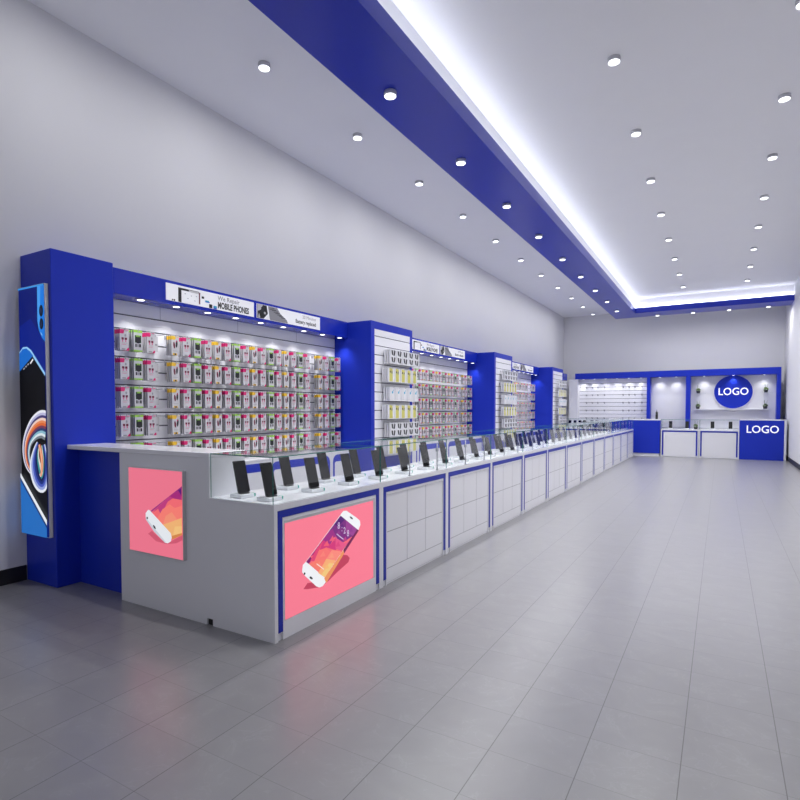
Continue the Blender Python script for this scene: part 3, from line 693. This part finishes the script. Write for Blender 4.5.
for ci, (y0, y1) in enumerate(COLS):
    o = thing('display_column', f'{BN[ci]} projecting royal blue column with a white slat face', 'display column', (-4.4, (y0 + y1) / 2, 0), group='projecting display columns')
    bm = MB(); bm.bbox(XW + .001, XD - .012, y0, y1, 0, ZT, 'blue', .003); bm.box(XD - .012, XD, y0, y0 + .085, .0, ZT, 'blue'); bm.box(XD - .012, XD, y1 - .075, y1, .0, ZT, 'blue'); bm.box(XD - .012, XD, y0 + .085, y1 - .075, 2.455, ZT, 'blue')
    part('body', bm, o)
    bm = MB(); slat(bm, 'X', XD - .002, y0 + .086, y1 - .076, .70, 2.454, [2.361 - .1265 * k for k in range(13)]); bm.v = [(max(v[0], XD - .0119), v[1], v[2]) for v in bm.v]
    bm2 = MB(); zs = [2.361 - .1265 * k for k in range(13)]; zz = [2.454] + zs + [.70]
    bm2.box(XD - .0119, XD - .009, y0 + .086, y1 - .076, .70, 2.454, 'groove')
    for k in range(len(zz) - 1):
        bm2.box(XD - .009, XD - .001, y0 + .086, y1 - .076, zz[k + 1] + .006 * (k < len(zz) - 2), zz[k] - .006 * (k > 0), 'slat')
    part('slat_panel', bm2, o)
    yc = (y0 + y1) / 2 - .05
    for r, (kd, z) in enumerate(CROW):
        for i in range(5):
            y = yc - .32 + .168 * i + (.17 if kd == 'pairs' else .11 if kd == 'yellow' else .15)
            hh = link('hook', HKm, o, Vector((XD - .002, y, z - .012)) - Vector(o.location))
            nd = (3, 2, 1)[ci]
            nm, ds = CN[kd]
            for k in range(nd):
                p = bpy.data.objects.new(nm, CM[kd]); COL.objects.link(p); p.location = (XD + .115 - .038 * k, y, z)
                tag(p, f'{["front", "middle", "back"][k]} {ds}, {ORD[i]} from left, {ORD[r]} row, {BN[ci]} column', 'accessory pack', f'{ds}s on the display columns')
# -- base cabinets below the bays
def base_cabinet(y0, y1, label):
    o = thing('base_cabinet', label, 'cabinet', (-4.5, (y0 + y1) / 2, 0), group='low cabinets under the wall display')
    XF = -4.30
    part('body', MB().box(XW + .001, XF - .006, y0 + .001, y1 - .001, 0, .80, 'white'), o)
    part('countertop', MB().bbox(XW + .001, XF, y0 + .001, y1 - .001, .8005, .824, 'top', .003), o)
    # rounded inverted U trim
    t_ = MB(); w_ = .09; ro = .09
    def arc(cy_, cz_, r, a0, a1, n=6): return [(cy_ + r * math.cos(a0 + (a1 - a0) * k / n), cz_ + r * math.sin(a0 + (a1 - a0) * k / n)) for k in range(n + 1)]
    a, b_ = y0 + .03, y1 - .03; zt_ = .775; pi = math.pi
    outer = [(a, .05)] + arc(a + ro, zt_ - ro, ro, pi, pi / 2) + arc(b_ - ro, zt_ - ro, ro, pi / 2, 0) + [(b_, .05)]
    ri = .03; th = .04
    inner = [(a + th, .05)] + arc(a + th + ri, zt_ - w_ - ri, ri, pi, pi / 2) + arc(b_ - th - ri, zt_ - w_ - ri, ri, pi / 2, 0) + [(b_ - th, .05)]
    for k in range(len(outer) - 1): t_.poly([outer[k], outer[k + 1], inner[k + 1], inner[k]], 'X', XF - .003, 'blue')
    part('blue_trim', t_, o)
BC = 0
for bi, (y0, y1) in enumerate(BAYS[:3]):
    cuts = [y0, y0 + .63, y0 + 1.76, y1 - .56, y1]
    for k in range(4):
        base_cabinet(cuts[k], cuts[k + 1], f'low white cabinet with blue rim under the {BN[bi]} wall bay, {ORD[k]} from left')
base_cabinet(16.50, 17.68, 'low white cabinet with blue rim under the wall bay beside the back counters')
# ================================================================== BACK DISPLAY
o = thing('back_display', 'wide back display with blue header, white slat section and plain panels', 'wall display', (-1.4, 18.9, 0))
part('header', MB().bbox(-4.19, 1.44, FX, FY, 2.375, 2.565, 'blue', .003), o)
part('post', MB().bbox(-4.38, -4.10, FX, FY, 0, 2.3745, 'white', .003), o)
part('post', MB().bbox(-2.005, -1.905, FX, FY, 0, 2.3745, 'blue', .003), o)
part('post', MB().bbox(-.925, -.80, FX, FY, 0, 2.3745, 'blue', .003), o)
part('post', MB().bbox(1.345, 1.44, FX, FY, 0, 2.3745, 'blue', .003), o)
bm = MB(); slat(bm, 'Y', FY - .05, -4.099, -2.006, .82, 2.374, [2.235 - .126 * k for k in range(12)]); part('slat_panel', bm, o)
part('backing', MB().box(-4.38, 1.44, FY, FY + .1, 0, 2.565, 'white'), o)
part('middle_panel', MB().box(-1.904, -.926, FY - .03, FY - .0005, .82, 2.374, 'white'), o)
part('logo_panel', MB().box(-.799, 1.344, FY - .03, FY - .0005, .82, 2.374, 'white'), o)
part('base_cabinet', MB().bbox(-4.099, -2.006, FX + .01, FY - .081, 0, .80, 'white'), o)
part('base_cabinet', MB().bbox(-.799, 1.344, FX + .01, FY - .031, 0, .80, 'white'), o)
part('shelf', MB().bbox(-.70, 1.18, FY - .20, FY - .031, 1.372, 1.390, 'top', .002), o)
part('shelf', MB().bbox(.90, 1.28, FY - .20, FY - .031, 1.85, 1.86, 'glass', .001), o)
part('shelf', MB().bbox(-.70, -.40, FY - .20, FY - .031, 1.85, 1.86, 'glass', .001), o)
hk = MB(); hk.cyl((0, 0, 0), (0, -.10, 0), .006, 'metal', n=6); hk.box(-.018, .018, -.012, 0, -.03, .02, 'metal'); hk.cyl((0, -.10, 0), (0, -.10, .02), .008, 'black', n=6); hkm = hk.mesh('hook')
for r in range(5):
    for x in (-3.87, -3.68, -3.51, -3.3, -2.73, -2.55, -2.38, -2.17):
        link('hook', hkm, o, Vector((x, FY - .05, 2.105 - .252 * r)) - Vector(o.location))
for x in [-3.95, -3.6, -3.25, -2.9, -2.55, -2.2, -1.65, -1.2, -.45, .3, 1.05]:
    downlight(o, x, FX + .15, 2.375)
g = thing('logo_sign', 'round royal blue sign with white rim and white LOGO lettering', 'sign', (.30, FY - .10, 1.895))
q = MB().cyl((0, .068, 0), (0, -.01, 0), .484, 'blue', n=64); q.obj('disc', g)
q = MB().cyl((0, .0685, 0), (0, .01, 0), .502, 'top', n=64); q.obj('rim', g)
q = MB().text('LOGO', .30, 'logo', 'Y', -.016, 0, .0, ext=.005, bold=.003, sx=.90); q.obj('lettering', g)
def plant(x, y, z, s, label):
    p = thing('potted_plant', label, 'plant', (x, y, z), group='small potted plants on the back display')
    MB().cyl((0, 0, 0), (0, 0, .075 * s), .04 * s, 'pot', r1=.058 * s, n=16).obj('pot', p)
    f_ = MB()
    for k in range(90):
        a = random.uniform(0, 6.28); e = random.uniform(-.2, 1.5); R_ = .065 * s * random.uniform(.55, 1)
        c = Vector((R_ * math.cos(a) * math.cos(e), R_ * math.sin(a) * math.cos(e), .085 * s + R_ * math.sin(e)))
        u_ = Vector((random.gauss(0, 1), random.gauss(0, 1), random.gauss(0, 1))).normalized(); v_ = u_.orthogonal().normalized(); l = .022 * s
        f_.face([c - u_ * l, c + v_ * l * .45, c + u_ * l, c - v_ * l * .45], 'leaf')
    for k in range(3):
        a = k * 2.1; f_.cyl((.02 * s * math.cos(a), .02 * s * math.sin(a), .08 * s), (.05 * s * math.cos(a), .05 * s * math.sin(a), .25 * s), .003, 'leaf', n=5)
    f_.obj('foliage', p)
plant(-.60, FY - .12, 1.861, 1, 'small potted plant on the upper left glass shelf beside the round sign')
plant(-.605, FY - .12, 1.3905, 1, 'small potted plant at the left end of the long lower shelf')
plant(1.10, FY - .12, 1.861, 1, 'small potted plant on the upper right glass shelf beside the round sign')
plant(1.09, FY - .12, 1.3905, 1, 'small potted plant at the right end of the long lower shelf')
plant(-.615, YBK + .10, .807, 1.0, 'small dark potted plant under glass between the two white back counters')
b_ = MB(); b_.cyl((0, 0, 0), (0, 0, .20), .035, 'black', n=14); b_.cyl((0, 0, .20), (0, 0, .235), .035, 'black', r1=.012, n=14); b_.cyl((0, 0, .235), (0, 0, .28), .013, 'metal', n=10)
b_ = b_.obj('dispenser_bottle'); b_.location = (-1.64, YBK + .15, 1.0905); tag(b_, 'slim dark bottle standing on the plain blue back counter', 'bottle')
# ================================================================== PHONES
PH = MB(); PH.bbox(-.0045, .0045, -.0455, .0455, 0, .202, 'black', .003); PHm = PH.mesh('body')
PS = MB(); pts = []
for (cy_, cz_, a0) in ((.036, .192, 0), (-.036, .192, 90), (-.036, .010, 180), (.036, .010, 270)):
    for k in range(5):
        a = math.radians(a0 + 22.5 * k); pts.append((cy_ + .008 * math.cos(a), cz_ + .008 * math.sin(a)))
PS.poly(pts, 'X', .0050, 'screen'); PSm = PS.mesh('screen')
SB = MB(); SB.bbox(-.06, .055, -.055, .055, 0, .024, 'acryl', .003); SBm = SB.mesh('base')
ST = MB(); ST.bbox(.020, .056, .045, .0555, .006, .0245, 'teal', .001); STm = ST.mesh('edge')
SCc = MB(); SCc.bbox(-.002, .030, -.032, .032, .0243, .030, 'black', .001); SCc.bbox(-.006, -.001, -.026, .026, .0243, .10, 'black', .001)
SCc.v = [(v[0] - max(0, v[2] - .03) * .27, v[1], v[2]) for v in SCc.v]; SCm = SCc.mesh('cradle')
def phone(x, y, z, rz, label_p, label_s, gp, detail=True):
    s = thing('phone_stand', label_s, 'phone stand', (x, y, z), rz, 'acrylic stands ' + gp)
    link('base', SBm, s); link('cradle', SCm, s)
    if detail: link('edge', STm, s)
    p = bpy.data.objects.new('smartphone', None); COL.objects.link(p); p.empty_display_size = .05
    off = Vector((.012, 0, .0305)); off.rotate(Matrix.Rotation(rz, 3, 'Z'))
    p.location = Vector((x, y, z)) + off
    p.rotation_euler = (Matrix.Rotation(rz, 3, 'Z') @ Matrix.Rotation(math.radians(-15), 3, 'Y')).to_euler()
    tag(p, label_p, 'smartphone', 'black smartphones ' + gp)
    link('body', PHm, p); link('screen', PSm, p)
n = 36
for k in range(n):
    for (x, rn) in ((-2.345, 'front'), (-2.575, 'rear')):
        y = 2.445 + (.404 if rn == 'front' else .411) * k
        if y > 17.2: continue
        phone(x, y, .8065, random.uniform(-.05, .05) - .10,
              f'black smartphone upright in the {rn} row on the long counter, {ordn(k)} from the near end',
              f'white acrylic phone stand in the {rn} row on the long counter, {ordn(k)} from near end', 'on the long counter', k < 8)
for k, x in enumerate((-4.18, -4.02, -3.87, -3.73, -3.5, -3.36, -3.22, -3.08)):
    phone(x, YBK + .2, .8065, -math.pi / 2, f'black smartphone on the low back counters near the left wall, {ORD[k]} from left', f'phone stand on the low back counters near the left wall, {ORD[k]} from left', 'on the low back counters', False)
for k, x in enumerate((-1.27, -.84, -.20, .24)):
    phone(x, YBK + .2, .8065, -math.pi / 2, f'black smartphone on the white back counters, {ORD[k]} of four from left', f'phone stand on the white back counters, {ORD[k]} of four from left', 'on the white back counters', False)
